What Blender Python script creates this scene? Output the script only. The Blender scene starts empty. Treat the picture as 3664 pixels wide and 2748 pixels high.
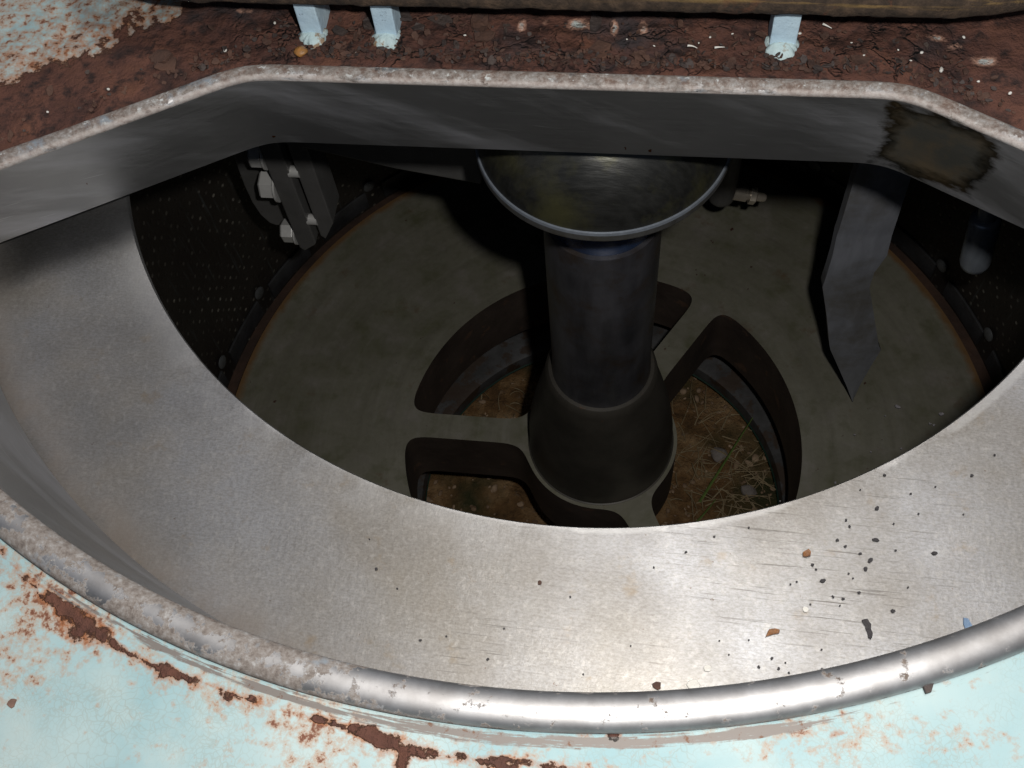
import bpy, bmesh, math, random
import numpy as np
from mathutils import Vector, Matrix, noise as mnoise

S = 0.27                       # metres per drawing unit (one unit = radius of the basket mouth)
rnd = random.Random(7)
scene = bpy.context.scene
COL = scene.collection

# ------------------------------------------------------------------ helpers
def link(o, parent=None):
    COL.objects.link(o)
    if parent is not None:
        o.parent = parent
        r = parent
        off = Vector(parent.location)
        while r.parent is not None:
            r = r.parent
            off += Vector(r.location)
        o.location = -off
    return o

def tag(o, label=None, cat=None, group=None, kind=None):
    if label: o['label'] = label
    if cat: o['category'] = cat
    if group: o['group'] = group
    if kind: o['kind'] = kind
    return o

def thing(name, loc, label, cat, group=None):
    o = bpy.data.objects.new(name, None)
    o.empty_display_size = 0.02
    COL.objects.link(o)
    o.location = Vector(loc) * S
    return tag(o, label, cat, group)

class MB:
    """collects vertices and faces in drawing units, builds ONE mesh object"""
    def __init__(self):
        self.v = []; self.f = []; self.mi = []
    def add(self, verts, faces, mi=0):
        b = len(self.v)
        self.v.extend([tuple(p) for p in verts])
        self.f.extend([tuple(b + i for i in f) for f in faces])
        self.mi.extend([mi] * len(faces))
        return self
    def grid(self, rows, closed_u=False, closed_v=False, mi=0):
        nu = len(rows); nv = len(rows[0])
        vs = [p for r in rows for p in r]
        fs = []
        for i in range(nu if closed_u else nu - 1):
            for j in range(nv if closed_v else nv - 1):
                a = i * nv + j; b = i * nv + (j + 1) % nv
                c = ((i + 1) % nu) * nv + (j + 1) % nv; d = ((i + 1) % nu) * nv + j
                fs.append((a, b, c, d))
        return self.add(vs, fs, mi)
    def lathe(self, prof, n=96, c=(0, 0), mi=0, cap0=False, cap1=False):
        rows = []
        for k in range(n):
            a = 2 * math.pi * k / n
            rows.append([(c[0] + r * math.cos(a), c[1] + r * math.sin(a), z) for r, z in prof])
        b = len(self.v)
        self.grid(rows, closed_u=True, mi=mi)
        m = len(prof)
        if cap0: self.f.append(tuple(b + k * m for k in range(n))[::-1]); self.mi.append(mi)
        if cap1: self.f.append(tuple(b + k * m + m - 1 for k in range(n))); self.mi.append(mi)
        return self
    def revolve(self, p0, p1, prof, n=32, mi=0, caps=True, phase=0.0):
        """prof: (t along p0->p1 in units, radius)"""
        p0 = Vector(p0); ax = (Vector(p1) - p0).normalized()
        u = ax.orthogonal().normalized(); w = ax.cross(u)
        rows = []
        for k in range(n):
            a = 2 * math.pi * k / n + phase
            rows.append([tuple(p0 + ax * t + (u * math.cos(a) + w * math.sin(a)) * r) for t, r in prof])
        b = len(self.v); m = len(prof)
        self.grid(rows, closed_u=True, mi=mi)
        if caps:
            self.f.append(tuple(b + k * m for k in range(n))); self.mi.append(mi)
            self.f.append(tuple(b + k * m + m - 1 for k in range(n))[::-1]); self.mi.append(mi)
        return self
    def box(self, lo, hi, mi=0):
        x0, y0, z0 = lo; x1, y1, z1 = hi
        v = [(x0,y0,z0),(x1,y0,z0),(x1,y1,z0),(x0,y1,z0),(x0,y0,z1),(x1,y0,z1),(x1,y1,z1),(x0,y1,z1)]
        return self.add(v, [(0,3,2,1),(4,5,6,7),(0,1,5,4),(1,2,6,5),(2,3,7,6),(3,0,4,7)], mi)
    def prism_y(self, poly, y0, y1, mi=0):
        """polygon in x,z extruded along y"""
        n = len(poly)
        v = [(x, y0, z) for x, z in poly] + [(x, y1, z) for x, z in poly]
        f = [tuple(range(n)), tuple(range(2 * n - 1, n - 1, -1))]
        f += [(i, i + n, (i + 1) % n + n, (i + 1) % n) for i in range(n)]
        return self.add(v, f, mi)
    def build(self, name, mats, parent=None, smooth=None, bevel=0.0, attrs=None, origin=None):
        me = bpy.data.meshes.new(name)
        P = np.array(self.v, float)
        if origin is not None: P = P - np.array(origin)
        me.from_pydata((P * S).tolist(), [], self.f)
        if not isinstance(mats, (list, tuple)): mats = [mats]
        for m in mats: me.materials.append(m)
        me.polygons.foreach_set('material_index', self.mi)
        if attrs:
            for k, vals in attrs.items():
                at = me.attributes.new(k, 'FLOAT', 'POINT')
                at.data.foreach_set('value', np.asarray(vals, dtype=np.float32))
        bm = bmesh.new(); bm.from_mesh(me)
        if bevel > 0:
            bmesh.ops.bevel(bm, geom=bm.edges[:], offset=bevel * S, segments=2, affect='EDGES', profile=0.6, clamp_overlap=True)
        bmesh.ops.recalc_face_normals(bm, faces=bm.faces[:])
        bm.to_mesh(me); bm.free()
        if smooth is not None:
            me.shade_smooth()
            me.set_sharp_from_angle(angle=math.radians(smooth))
        o = bpy.data.objects.new(name, me)
        if parent is not None: link(o, parent)
        else:
            COL.objects.link(o)
            if origin is not None: o.location = Vector(origin) * S
        return o

# ------------------------------------------------------------------ node helper
class NT:
    def __init__(self, name):
        self.m = bpy.data.materials.new(name); self.m.use_nodes = True
        self.t = self.m.node_tree; self.t.nodes.clear()
        self.out = self.t.nodes.new('ShaderNodeOutputMaterial')
        self.p = self.t.nodes.new('ShaderNodeBsdfPrincipled')
        self.t.links.new(self.p.outputs[0], self.out.inputs[0])
        tc = self.t.nodes.new('ShaderNodeTexCoord')
        self.co = self.vmul(tc.outputs['Object'], 1 / S)
    def _set(self, sock, v):
        if v is None: return
        if isinstance(v, bpy.types.NodeSocket): self.t.links.new(v, sock)
        else:
            if sock.type == 'RGBA' and isinstance(v, (tuple, list)) and len(v) == 3: v = (*v, 1)
            sock.default_value = v
    def vmul(self, v, s):
        n = self.t.nodes.new('ShaderNodeVectorMath'); n.operation = 'MULTIPLY'
        self._set(n.inputs[0], v)
        n.inputs[1].default_value = (s, s, s) if not isinstance(s, tuple) else s
        return n.outputs[0]
    def vadd(self, a, b):
        n = self.t.nodes.new('ShaderNodeVectorMath'); n.operation = 'ADD'
        self._set(n.inputs[0], a); self._set(n.inputs[1], b); return n.outputs[0]
    def rot(self, v, ang):
        n = self.t.nodes.new('ShaderNodeVectorRotate'); n.rotation_type = 'Z_AXIS'
        self._set(n.inputs['Vector'], v); n.inputs['Angle'].default_value = ang; return n.outputs[0]
    def noise(self, scale, det=4, rough=.55, vec=None, dist=0.0, col=False):
        n = self.t.nodes.new('ShaderNodeTexNoise')
        self._set(n.inputs['Vector'], vec if vec is not None else self.co)
        n.inputs['Scale'].default_value = scale; n.inputs['Detail'].default_value = det
        n.inputs['Roughness'].default_value = rough; n.inputs['Distortion'].default_value = dist
        return n.outputs['Color' if col else 'Fac']
    def voro(self, scale, feat='F1', vec=None, out='Distance', rand=1.0):
        n = self.t.nodes.new('ShaderNodeTexVoronoi'); n.feature = feat
        self._set(n.inputs['Vector'], vec if vec is not None else self.co)
        n.inputs['Scale'].default_value = scale; n.inputs['Randomness'].default_value = rand
        return n.outputs[out]
    def map(self, v, a, b, c=0.0, d=1.0, smooth=False):
        n = self.t.nodes.new('ShaderNodeMapRange'); n.clamp = True
        if smooth: n.interpolation_type = 'SMOOTHSTEP'
        self._set(n.inputs['Value'], v)
        for k, x in zip(('From Min', 'From Max', 'To Min', 'To Max'), (a, b, c, d)): self._set(n.inputs[k], x)
        return n.outputs['Result']
    def math(self, op, a, b=None, c=None, clamp=False):
        n = self.t.nodes.new('ShaderNodeMath'); n.operation = op; n.use_clamp = clamp
        self._set(n.inputs[0], a); self._set(n.inputs[1], b); self._set(n.inputs[2], c)
        return n.outputs[0]
    def mix(self, fac, a, b, mode='MIX'):
        n = self.t.nodes.new('ShaderNodeMix'); n.data_type = 'RGBA'; n.blend_type = mode
        self._set(n.inputs[0], fac); self._set(n.inputs[6], a); self._set(n.inputs[7], b)
        return n.outputs[2]
    def ramp(self, fac, stops):
        n = self.t.nodes.new('ShaderNodeValToRGB')
        e = n.color_ramp.elements
        while len(e) < len(stops): e.new(0.5)
        for el, (p, c) in zip(e, stops): el.position = p; el.color = (*c, 1)
        self._set(n.inputs[0], fac); return n.outputs[0]
    def attr(self, name):
        n = self.t.nodes.new('ShaderNodeAttribute'); n.attribute_name = name; return n.outputs['Fac']
    def sep(self, v=None):
        n = self.t.nodes.new('ShaderNodeSeparateXYZ'); self._set(n.inputs[0], v if v is not None else self.co)
        return n.outputs
    def comb(self, x, y, z):
        n = self.t.nodes.new('ShaderNodeCombineXYZ')
        for i, q in enumerate((x, y, z)): self._set(n.inputs[i], q)
        return n.outputs[0]
    def bump(self, h, strength=.5, dist=.01, normal=None):
        n = self.t.nodes.new('ShaderNodeBump'); n.inputs['Strength'].default_value = strength
        n.inputs['Distance'].default_value = dist * S
        self._set(n.inputs['Height'], h); self._set(n.inputs['Normal'], normal); return n.outputs[0]
    def done(self, col, rough=.5, metal=0.0, normal=None, spec=.5, **kw):
        p = self.p
        self._set(p.inputs['Base Color'], col); self._set(p.inputs['Roughness'], rough)
        self._set(p.inputs['Metallic'], metal); self._set(p.inputs['Normal'], normal)
        p.inputs['Specular IOR Level'].default_value = spec
        for k, v in kw.items(): self._set(p.inputs[k], v)
        return self.m

# ------------------------------------------------------------------ materials
def rust_color(n):
    a = n.noise(9, 7, .62)
    b = n.noise(31, 6, .65)
    c = n.noise(4.2, 5, .6, vec=n.vadd(n.co, (3.1, 7.7, 1.3)))
    base = n.ramp(a, [(.30, (.045, .024, .020)), (.44, (.092, .042, .032)), (.56, (.125, .056, .040)), (.72, (.165, .072, .045))])
    base = n.mix(n.math('MULTIPLY', n.map(b, .52, .75), .7), base, (.13, .058, .036))
    base = n.mix(n.map(b, .50, .34), base, (.034, .021, .019))
    slate = n.map(c, .56, .66)
    base = n.mix(n.math('MULTIPLY', slate, .7), base, (.042, .040, .044))
    return base, a, b

def mat_casing():
    n = NT('painted_steel_rusting')
    rust, ra, rb = rust_color(n)
    rm = n.attr('rust')            # where the paint has gone
    sp = n.attr('spot')            # small rust blooms on sound paint
    pale = n.attr('pale')          # paint left on the rusty side
    bare = n.attr('bare')          # worn metal next to the rim
    fn = n.noise(55, 8, .68)
    fn2 = n.noise(17, 6, .6)
    # paint
    pn = n.noise(6, 4, .5)
    paint = n.mix(n.map(pn, .35, .7), (.275, .42, .445), (.40, .51, .51))
    paint = n.mix(n.math('MULTIPLY', n.map(n.noise(12, 6, .6, vec=n.vadd(n.co, (9, 2, 4))), .50, .70), .35), paint, (.50, .54, .50))
    vv = n.vadd(n.co, n.vmul(n.noise(20, 3, .5, col=True), .05))
    crack = n.voro(62, 'DISTANCE_TO_EDGE', vec=vv)
    crack2 = n.voro(120, 'DISTANCE_TO_EDGE', vec=vv)
    cm = n.math('MULTIPLY', n.map(crack, .06, .0), n.map(n.noise(7, 3, .5), .45, .7))
    cm2 = n.math('MULTIPLY', n.map(crack2, .09, .0), n.map(n.noise(11, 3, .5, vec=n.vadd(n.co, (5, 5, 5))), .45, .65))
    cm = n.math('MAXIMUM', cm, n.math('MULTIPLY', cm2, .7))
    paint = n.mix(n.math('MULTIPLY', cm, .42), paint, (.26, .22, .15))
    # random rust blooms over the paint
    bl = n.noise(60, 7, .7, vec=n.vadd(n.co, (1, 8, 3)))
    sm = n.math('MULTIPLY_ADD', sp, .42, bl)
    halo = n.map(sm, .62, .80)
    core = n.map(sm, .76, .84)
    paint = n.mix(n.math('MULTIPLY', halo, .7), paint, (.42, .20, .085))
    paint = n.mix(core, paint, (.16, .062, .036))
    # threshold of loss
    e = n.math('ADD', rm, n.math('MULTIPLY_ADD', fn, .9, -.45))
    e = n.math('ADD', e, n.math('MULTIPLY_ADD', fn2, .7, -.35))
    loss = n.map(e, .47, .55)
    hal = n.map(e, .28, .5)
    col = n.mix(n.math('MULTIPLY', hal, .85), paint, (.34, .135, .055))
    thin = n.map(rm, .80, .45)
    rust = n.mix(n.math('MULTIPLY', thin, .6), rust, n.mix(n.map(rb, .4, .6), (.17, .068, .040), (.10, .044, .032)))
    col = n.mix(loss, col, rust)
    # faded paint left on rust
    pe = n.math('MULTIPLY_ADD', fn, .8, pale)
    col = n.mix(n.map(pe, .86, 1.05), col, (.44, .25, .18))
    col = n.mix(n.map(pe, 1.05, 1.22), col, (.50, .56, .54))
    # worn metal strip beside the rim
    be = n.math('MULTIPLY_ADD', n.noise(1.0, 7, .68, vec=n.comb(n.math('MULTIPLY', n.attr('along'), 9.0), n.math('MULTIPLY', n.attr('off'), 170.0), 0.0)), 1.0, bare)
    be = n.math('MULTIPLY_ADD', fn, .35, n.math('SUBTRACT', be, .175))
    bm_ = n.map(be, .88, .98)
    col = n.mix(bm_, col, n.mix(n.map(fn, .60, .66), (.20, .18, .165), (.15, .08, .05)))
    rough = n.map(loss, 0, 1, .62, .92)
    h = n.math('ADD', n.math('MULTIPLY', ra, n.math('MULTIPLY', loss, 1.1)), n.math('MULTIPLY', n.math('MULTIPLY', rb, loss), .9))
    vr = n.vadd(n.co, n.vmul(n.noise(9, 4, .6, col=True), .16))
    pl = n.map(n.voro(13, 'DISTANCE_TO_EDGE', vec=vr), 0, .06)
    pcell = n.sep(n.voro(13, 'F1', vec=vr, out='Color'))[0]
    h = n.math('ADD', h, n.math('MULTIPLY', n.math('MULTIPLY', n.math('ADD', pl, pcell), loss), n.math('MULTIPLY', n.attr('scale'), .9)))
    crackd = n.math('MULTIPLY', n.math('MULTIPLY', n.math('SUBTRACT', 1.0, pl), n.attr('scale')), loss)
    col = n.mix(n.math('MULTIPLY', n.math('MULTIPLY', crackd, n.map(n.noise(6, 2), .42, .55)), .85), col, (.010, .007, .006))
    h = n.math('SUBTRACT', h, n.math('MULTIPLY', loss, .5))
    nb = n.bump(h, .9, .02)
    return n.done(col, rough, n.math('MULTIPLY', bm_, .3), nb, .3)

def steel(name, base, rough, bump=.15, grain=(60, 4, 60), ang=0.0, stain=None, spots=0.0, metal=1.0, var=.25, rvar=.12, pits=0.0):
    n = NT(name)
    v = n.rot(n.co, ang)
    g = n.noise(1.0, 5, .6, vec=n.vmul(v, grain))
    g2 = n.noise(3.2, 5, .6)
    g3 = n.noise(11, 5, .6, vec=n.vadd(n.co, (4, 1, 2)))
    f = n.math('ADD', n.math('MULTIPLY', g, .45), n.math('ADD', n.math('MULTIPLY', g2, .35), n.math('MULTIPLY', g3, .20)))
    lo = tuple(c * (1 - var) for c in base); hi = tuple(min(1, c * (1 + var)) for c in base)
    col = n.mix(n.map(f, .3, .7), lo, hi)
    if stain:
        sc, st = stain
        sn = n.noise(sc, 6, .65, vec=n.vadd(n.co, (2, 6, 9)))
        col = n.mix(n.math('MULTIPLY', n.map(sn, .50, .68), .8), col, st)
    if spots > 0:
        sn = n.noise(70, 3, .6, vec=n.vadd(n.co, (8, 8, 1)))
        col = n.mix(n.map(sn, 1 - spots, 1 - spots + .03), col, (.13, .06, .035))
    h = n.math('ADD', n.math('MULTIPLY', g, 1.0), n.math('MULTIPLY', g3, .4))
    if pits > 0:
        h = n.math('ADD', h, n.math('MULTIPLY', n.noise(160, 3, .6), pits))
    r = n.map(f, .3, .7, max(0.05, rough - rvar), rough + rvar)
    return n.done(col, r, metal, n.bump(h, bump, .006))

def mat_ring():
    n = NT('weathered_stainless')
    v = n.rot(n.co, math.radians(1.5))
    # long dark machining scratches
    s1 = n.noise(1.0, 3, .55, vec=n.vmul(v, (6.0, 300, 1)))
    s2 = n.noise(1.0, 2, .5, vec=n.vmul(n.vadd(v, (7, 3, 0)), (7, 190, 1)))
    rx = n.sep()[0]
    zone = n.math('MULTIPLY', n.map(n.noise(2.4, 3, .55), .40, .58), n.math('MULTIPLY', n.map(rx, -.45, -.1), n.map(rx, .75, .45)))
    scr = n.math('MULTIPLY', n.math('MAXIMUM', n.map(s1, .63, .69), n.math('MULTIPLY', n.map(s2, .63, .69), .7)), zone)
    fine = n.noise(210, 4, .65)
    wave = n.noise(1.0, 3, .6, vec=n.vmul(v, (130, 60, 1)))
    big = n.noise(2.1, 5, .55)
    mid = n.noise(7, 5, .6, vec=n.vadd(n.co, (3, 3, 3)))
    col = n.mix(n.map(big, .36, .64), (.235, .225, .208), (.33, .338, .355))
    col = n.mix(n.math('MULTIPLY', n.map(mid, .48, .72), .24), col, (.255, .212, .155))
    col = n.mix(n.math('MULTIPLY', n.map(n.noise(4.5, 6, .65, vec=n.vadd(n.co, (6, 1, 9))), .50, .70), .45), col, (.215, .207, .20))
    col = n.mix(n.math('MULTIPLY', n.map(fine, .40, .28), .5), col, (.15, .125, .10))
    gr_ = n.noise(190, 4, .7, vec=n.vmul(v, (.7, 1.4, 1)))
    col = n.mix(n.map(gr_, .40, .58, .55, 0), col, n.mix(.55, col, (.10, .085, .065)))
    gr2 = n.noise(75, 5, .72, vec=n.vadd(n.co, (2, 3, 3)))
    col = n.mix(n.math('MULTIPLY', n.map(gr2, .52, .68), .35), col, (.42, .41, .39))
    st = n.noise(15, 6, .65, vec=n.vadd(n.co, (11, 2, 5)))
    col = n.mix(n.math('MULTIPLY', n.map(st, .60, .74), .6), col, (.22, .165, .10))
    col = n.mix(n.math('MULTIPLY', scr, .85), col, (.075, .068, .06))
    spk = n.noise(64, 4, .6, vec=n.vadd(n.co, (7, 7, 2)))
    col = n.mix(n.math('MULTIPLY', n.map(spk, .70, .74), .8), col, (.11, .065, .04))
    # brown dirt settled along the outer corner
    dirt = n.math('MULTIPLY', n.attr('edge'), n.map(n.noise(9, 5, .6), .25, .6))
    col = n.mix(n.math('MULTIPLY', dirt, .8), col, (.15, .125, .105))
    # polished band next to the mouth
    pol = n.math('MULTIPLY', n.attr('mouth'), n.map(n.noise(4, 5, .6, vec=n.vadd(n.co, (2, 9, 0))), .42, .5))
    col = n.mix(n.math('MULTIPLY', pol, .5), col, (.46, .46, .46))
    metal = n.map(dirt, 0, 1, .92, .35)
    rg = n.map(mid, .3, .7, .38, .50)
    h = n.math('ADD', n.math('MULTIPLY', fine, .8), n.math('MULTIPLY', wave, .9))
    h = n.math('SUBTRACT', h, n.math('MULTIPLY', scr, .8))
    return n.done(col, rg, metal, n.bump(h, .045, .006))

def mat_bead():
    n = NT('rim_steel_with_old_sealant')
    crust = n.attr('crust')
    a = n.noise(30, 9, .70); b = n.noise(95, 7, .72); c = n.noise(7, 4, .6)
    e = n.math('ADD', crust, n.math('MULTIPLY_ADD', a, 1.1, -.55))
    e = n.math('ADD', e, n.math('MULTIPLY_ADD', c, .7, -.35))
    cr = n.map(e, .45, .55)
    cc = n.ramp(b, [(.30, (.10, .082, .072)), (.46, (.20, .172, .152)), (.58, (.27, .25, .235)), (.72, (.44, .44, .43))])
    cc = n.mix(n.map(n.noise(18, 4, .6, vec=n.vadd(n.co, (2, 2, 7))), .56, .66), cc, (.22, .25, .28))
    met = n.mix(n.map(n.noise(12, 6, .65, vec=n.vadd(n.co, (1, 4, 4))), .4, .62), (.50, .495, .495), (.36, .35, .345))
    col = n.mix(n.map(cr, 0, .25), met, cc)
    rs = n.noise(19, 6, .7, vec=n.vadd(n.co, (5, 5, 0)))
    col = n.mix(n.map(n.math('MULTIPLY_ADD', n.attr('under'), .12, rs), .69, .76), col, (.13, .05, .03))
    # broken pale beige band on the inner half along the far side
    bn = n.noise(1.0, 5, .65, vec=n.vmul(n.co, (14, 34, 60)))
    band = n.math('MULTIPLY', n.attr('band'), n.map(bn, .36, .46))
    col = n.mix(n.math('MULTIPLY', band, .85), col, n.mix(n.map(b, .4, .6), (.36, .30, .27), (.50, .455, .42)))
    # dirt and painted contact shade in the crease, dirt speckled along the lower side
    dn = n.math('MULTIPLY_ADD', n.attr('under'), .40, n.noise(38, 8, .72, vec=n.vadd(n.co, (4, 9, 9))))
    dm_ = n.map(dn, .60, .78)
    col = n.mix(n.map(dm_, 0, .3), col, n.mix(n.map(b, .42, .58), (.10, .075, .06), (.19, .155, .13)))
    ob = n.math('MULTIPLY', n.attr('outback'), n.map(n.noise(24, 8, .75, vec=n.vadd(n.co, (3, 8, 1))), .46, .60))
    col = n.mix(n.math('MULTIPLY', ob, .85), col, n.mix(n.map(b, .45, .6), (.12, .07, .05), (.26, .21, .18)))
    fl_ = n.math('MULTIPLY', n.attr('outback'), n.map(n.noise(40, 6, .75, vec=n.vadd(n.co, (8, 2, 1))), .58, .64))
    col = n.mix(fl_, col, (.52, .54, .53))
    dk = n.noise(20, 6, .7, vec=n.vadd(n.co, (6, 6, 2)))
    col = n.mix(n.math('MULTIPLY', n.map(dk, .66, .70), n.attr('back')), col, (.09, .045, .03))
    cr = n.math('MAXIMUM', cr, n.math('MAXIMUM', dm_, band))
    h = n.math('ADD', n.math('MULTIPLY', cr, n.math('ADD', .5, n.math('MULTIPLY', b, 1.2))), n.math('MULTIPLY', a, .15))
    return n.done(col, n.map(cr, 0, .4, .54, .85), n.map(cr, .0, .22, 1.0, .0), n.bump(h, .25, .006))

def mat_back_bead_paint():
    return None

def mat_skirt():
    n = NT('brushed_stainless')
    x, y, z = n.sep()
    u = n.math('ADD', x, n.math('MULTIPLY', y, .35))
    g = n.noise(1.0, 5, .65, vec=n.comb(n.math('MULTIPLY', u, 8), n.math('MULTIPLY', z, 420), y))
    sw = n.noise(1.0, 5, .62, vec=n.comb(n.math('MULTIPLY_ADD', z, 5.0, n.math('MULTIPLY', u, 3.2)), n.math('MULTIPLY_ADD', u, 1.5, n.math('MULTIPLY', z, 7.0)), y))
    big = n.noise(2.6, 4, .55)
    col = n.mix(n.map(big, .3, .7), (.33, .33, .33), (.46, .46, .455))
    col = n.mix(n.map(sw, .48, .68), col, (.53, .53, .55))  # soft blotchy sheen painted into the steel colour
    sc_ = n.noise(1.0, 2, .5, vec=n.comb(n.math('MULTIPLY', u, 9), n.math('MULTIPLY', n.math('MULTIPLY_ADD', u, .12, z), 260), 3.0))
    col = n.mix(n.math('MULTIPLY', n.map(sc_, .68, .74), .5), col, (.75, .75, .76))
    # smear of brown grease on the right-hand corner
    px = n.math('SUBTRACT', x, .60); py = n.math('SUBTRACT', z, .155)
    d = n.math('MAXIMUM', n.math('ABSOLUTE', n.math('MULTIPLY', px, 11.0)), n.math('ABSOLUTE', n.math('MULTIPLY', py, 12.5)))
    br = n.noise(1.0, 4, .6, vec=n.comb(n.math('MULTIPLY', u, 26), n.math('MULTIPLY', z, 75), 0.0))
    d = n.math('ADD', d, n.math('MULTIPLY_ADD', br, .45, -.225))
    d = n.math('ADD', d, n.math('MULTIPLY_ADD', n.noise(13, 4, .6), .7, -.35))
    on = n.math('MULTIPLY', n.map(d, 1.02, .60), n.map(y, -.10, -.2))
    on = n.math('MULTIPLY', on, n.map(x, .44, .5))
    gr = n.mix(n.map(n.noise(14, 5, .6), .4, .65), (.034, .033, .027), (.062, .046, .026))
    col = n.mix(n.map(on, 0, .4), col, gr)
    sp = n.noise(42, 2, .5, vec=n.vadd(n.co, (3, 1, 8)))
    col = n.mix(n.map(sp, .765, .785), col, (.15, .055, .025))
    rg = n.math('ADD', n.map(g, .3, .7, .33, .40), n.math('MULTIPLY', n.map(sw, .45, .7), .16))
    rg = n.math('ADD', rg, n.math('MULTIPLY', on, .25))
    met = n.map(on, .45, 1, .95, .35)
    return n.done(col, rg, met, n.bump(g, .10, .004))

def mat_wall():
    n = NT('perforated_screen')
    x, y, z = n.sep()
    ang = n.math('ARCTAN2', y, x)
    u = n.math('MULTIPLY', ang, 1.42)
    vn = n.t.nodes.new('ShaderNodeTexVoronoi'); vn.voronoi_dimensions = '2D'
    vn.inputs['Scale'].default_value = 1 / .040; vn.inputs['Randomness'].default_value = .32
    n._set(vn.inputs['Vector'], n.rot(n.comb(u, z, 0.0), .6))
    hole = n.map(vn.outputs['Distance'], .20, .11)
    rc = n.sep(vn.outputs['Color'])[0]
    sel = n.math('MULTIPLY', n.map(n.noise(3.0, 3, .6), .42, .6), n.map(n.noise(26, 4, .75), .46, .62))
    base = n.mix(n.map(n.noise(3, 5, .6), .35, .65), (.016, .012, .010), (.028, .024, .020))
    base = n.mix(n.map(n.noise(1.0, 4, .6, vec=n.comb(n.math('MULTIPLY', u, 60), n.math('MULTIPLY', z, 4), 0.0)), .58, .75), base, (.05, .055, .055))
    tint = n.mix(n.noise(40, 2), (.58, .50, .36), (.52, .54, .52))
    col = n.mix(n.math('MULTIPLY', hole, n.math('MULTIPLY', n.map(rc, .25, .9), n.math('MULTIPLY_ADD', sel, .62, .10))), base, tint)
    return n.done(col, .55, .25, n.bump(n.math('ADD', n.noise(30, 4), n.math('MULTIPLY', hole, -1.0)), .3, .01))

def mat_floor():
    n = NT('basket_floor_steel')
    a = n.noise(2.2, 6, .6); b = n.noise(8, 6, .6, vec=n.vadd(n.co, (4, 9, 2))); c = n.noise(45, 4, .6)
    col = n.mix(n.map(a, .3, .7), (.165, .158, .115), (.245, .235, .185))
    col = n.mix(n.map(b, .52, .72), col, (.13, .13, .075))
    col = n.mix(n.math('MULTIPLY', n.map(b, .46, .30), .6), col, (.28, .255, .23))
    x, y, z = n.sep()
    r = n.math('SQRT', n.math('ADD', n.math('MULTIPLY', x, x), n.math('MULTIPLY', y, y)))
    sc = n.noise(1.0, 5, .65, vec=n.comb(n.math('MULTIPLY', r, 22), n.math('MULTIPLY', n.math('DIVIDE', x, r), 1.3), n.math('MULTIPLY', n.math('DIVIDE', y, r), 1.3)))
    col = n.mix(n.math('MULTIPLY', n.map(sc, .50, .68), .28), col, (.115, .105, .080))
    col = n.mix(n.math('MULTIPLY', n.map(sc, .46, .30), .2), col, (.33, .32, .29))
    rs = n.noise(6.5, 7, .7, vec=n.vadd(n.co, (9, 5, 1)))
    col = n.mix(n.math('MULTIPLY', n.map(rs, .60, .72), .7), col, (.14, .085, .045))
    re = n.math('ADD', r, n.math('MULTIPLY_ADD', n.noise(16, 5, .6), .05, -.025))
    col = n.mix(n.map(re, 1.325, 1.35), col, (.20, .115, .050))
    col = n.mix(n.map(n.noise(26, 3, .55, vec=n.vadd(n.co, (1, 1, 4))), .72, .76), col, (.07, .03, .02))
    return n.done(col, n.map(c, .3, .7, .50, .68), .35, n.bump(n.math('ADD', c, b), .12, .006))

def simple(name, c1, c2, scale=8, rough=.6, metal=0.0, bump=.2, det=6, lo=.35, hi=.65, c3=None, s3=30, t3=.62, bd=.01):
    n = NT(name)
    a = n.noise(scale, det, .62)
    col = n.mix(n.map(a, lo, hi), c1, c2)
    if c3: col = n.mix(n.map(n.noise(s3, 5, .65, vec=n.vadd(n.co, (3, 7, 1))), t3, t3 + .06), col, c3)
    return n.done(col, rough, metal, n.bump(n.noise(scale * 4, 5, .6), bump, bd))

M = {}
M['casing'] = mat_casing()
M['ring'] = mat_ring()
M['bead'] = mat_bead()
M['skirt'] = mat_skirt()
M['wall'] = mat_wall()
M['floor'] = mat_floor()
M['brown'] = simple('brown_primer', (.036, .026, .021), (.070, .052, .042), 5, .6, 0, .3, c3=(.10, .06, .04), s3=16, t3=.60)
M['hub'] = simple('hub_paint', (.036, .033, .027), (.078, .070, .058), 3.5, .5, .3, .15, c3=(.10, .065, .045), s3=24, t3=.66)
M['shaft'] = steel('shaft_steel', (.105, .104, .116), .38, .08, (14, 14, 2.5), 0, (7, (.075, .052, .034)), .24, var=.75, rvar=.12, metal=.6)
M['disc'] = steel('disc_steel', (.040, .040, .037), .40, .22, (14, 110, 40), 0, (4.5, (.105, .10, .045)), .24, var=.6, rvar=.12, metal=.55)
M['edge'] = steel('bright_edge', (.17, .168, .16), .34, .2, (40, 40, 40), 0, (18, (.10, .085, .05)), .30, var=.3, metal=.6)
M['blue'] = simple('blue_seal', (.010, .030, .085), (.018, .050, .13), 10, .22, .0, .05)
M['bracket'] = simple('grey_bracket', (.125, .123, .118), (.165, .162, .158), 9, .5, .45, .1, c3=(.10, .075, .055), s3=35, t3=.68)
M['bolt'] = steel('bolt_steel', (.60, .595, .575), .32, .05, (30, 30, 30), 0, None, 0, var=.12, metal=.35)
M['blade'] = steel('plough_steel', (.24, .25, .28), .50, .12, (40, 40, 6), 0, (4, (.14, .13, .11)), .27, var=.3, metal=.25)
M['rod'] = steel('rod_steel', (.26, .29, .33), .34, .10, (60, 60, 6), 0, None, 0, metal=.45)
M['brass'] = steel('nozzle_metal', (.62, .55, .45), .32, .05, (30, 30, 30), 0, None, 0, metal=.5)
M['under'] = simple('casing_inside', (.030, .029, .028), (.085, .085, .088), 7, .6, .1, .2, c3=(.045, .028, .018), s3=9, t3=.50)
M['dark'] = simple('dark_rust', (.030, .016, .011), (.060, .030, .018), 9, .8, .0, .4)
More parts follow.
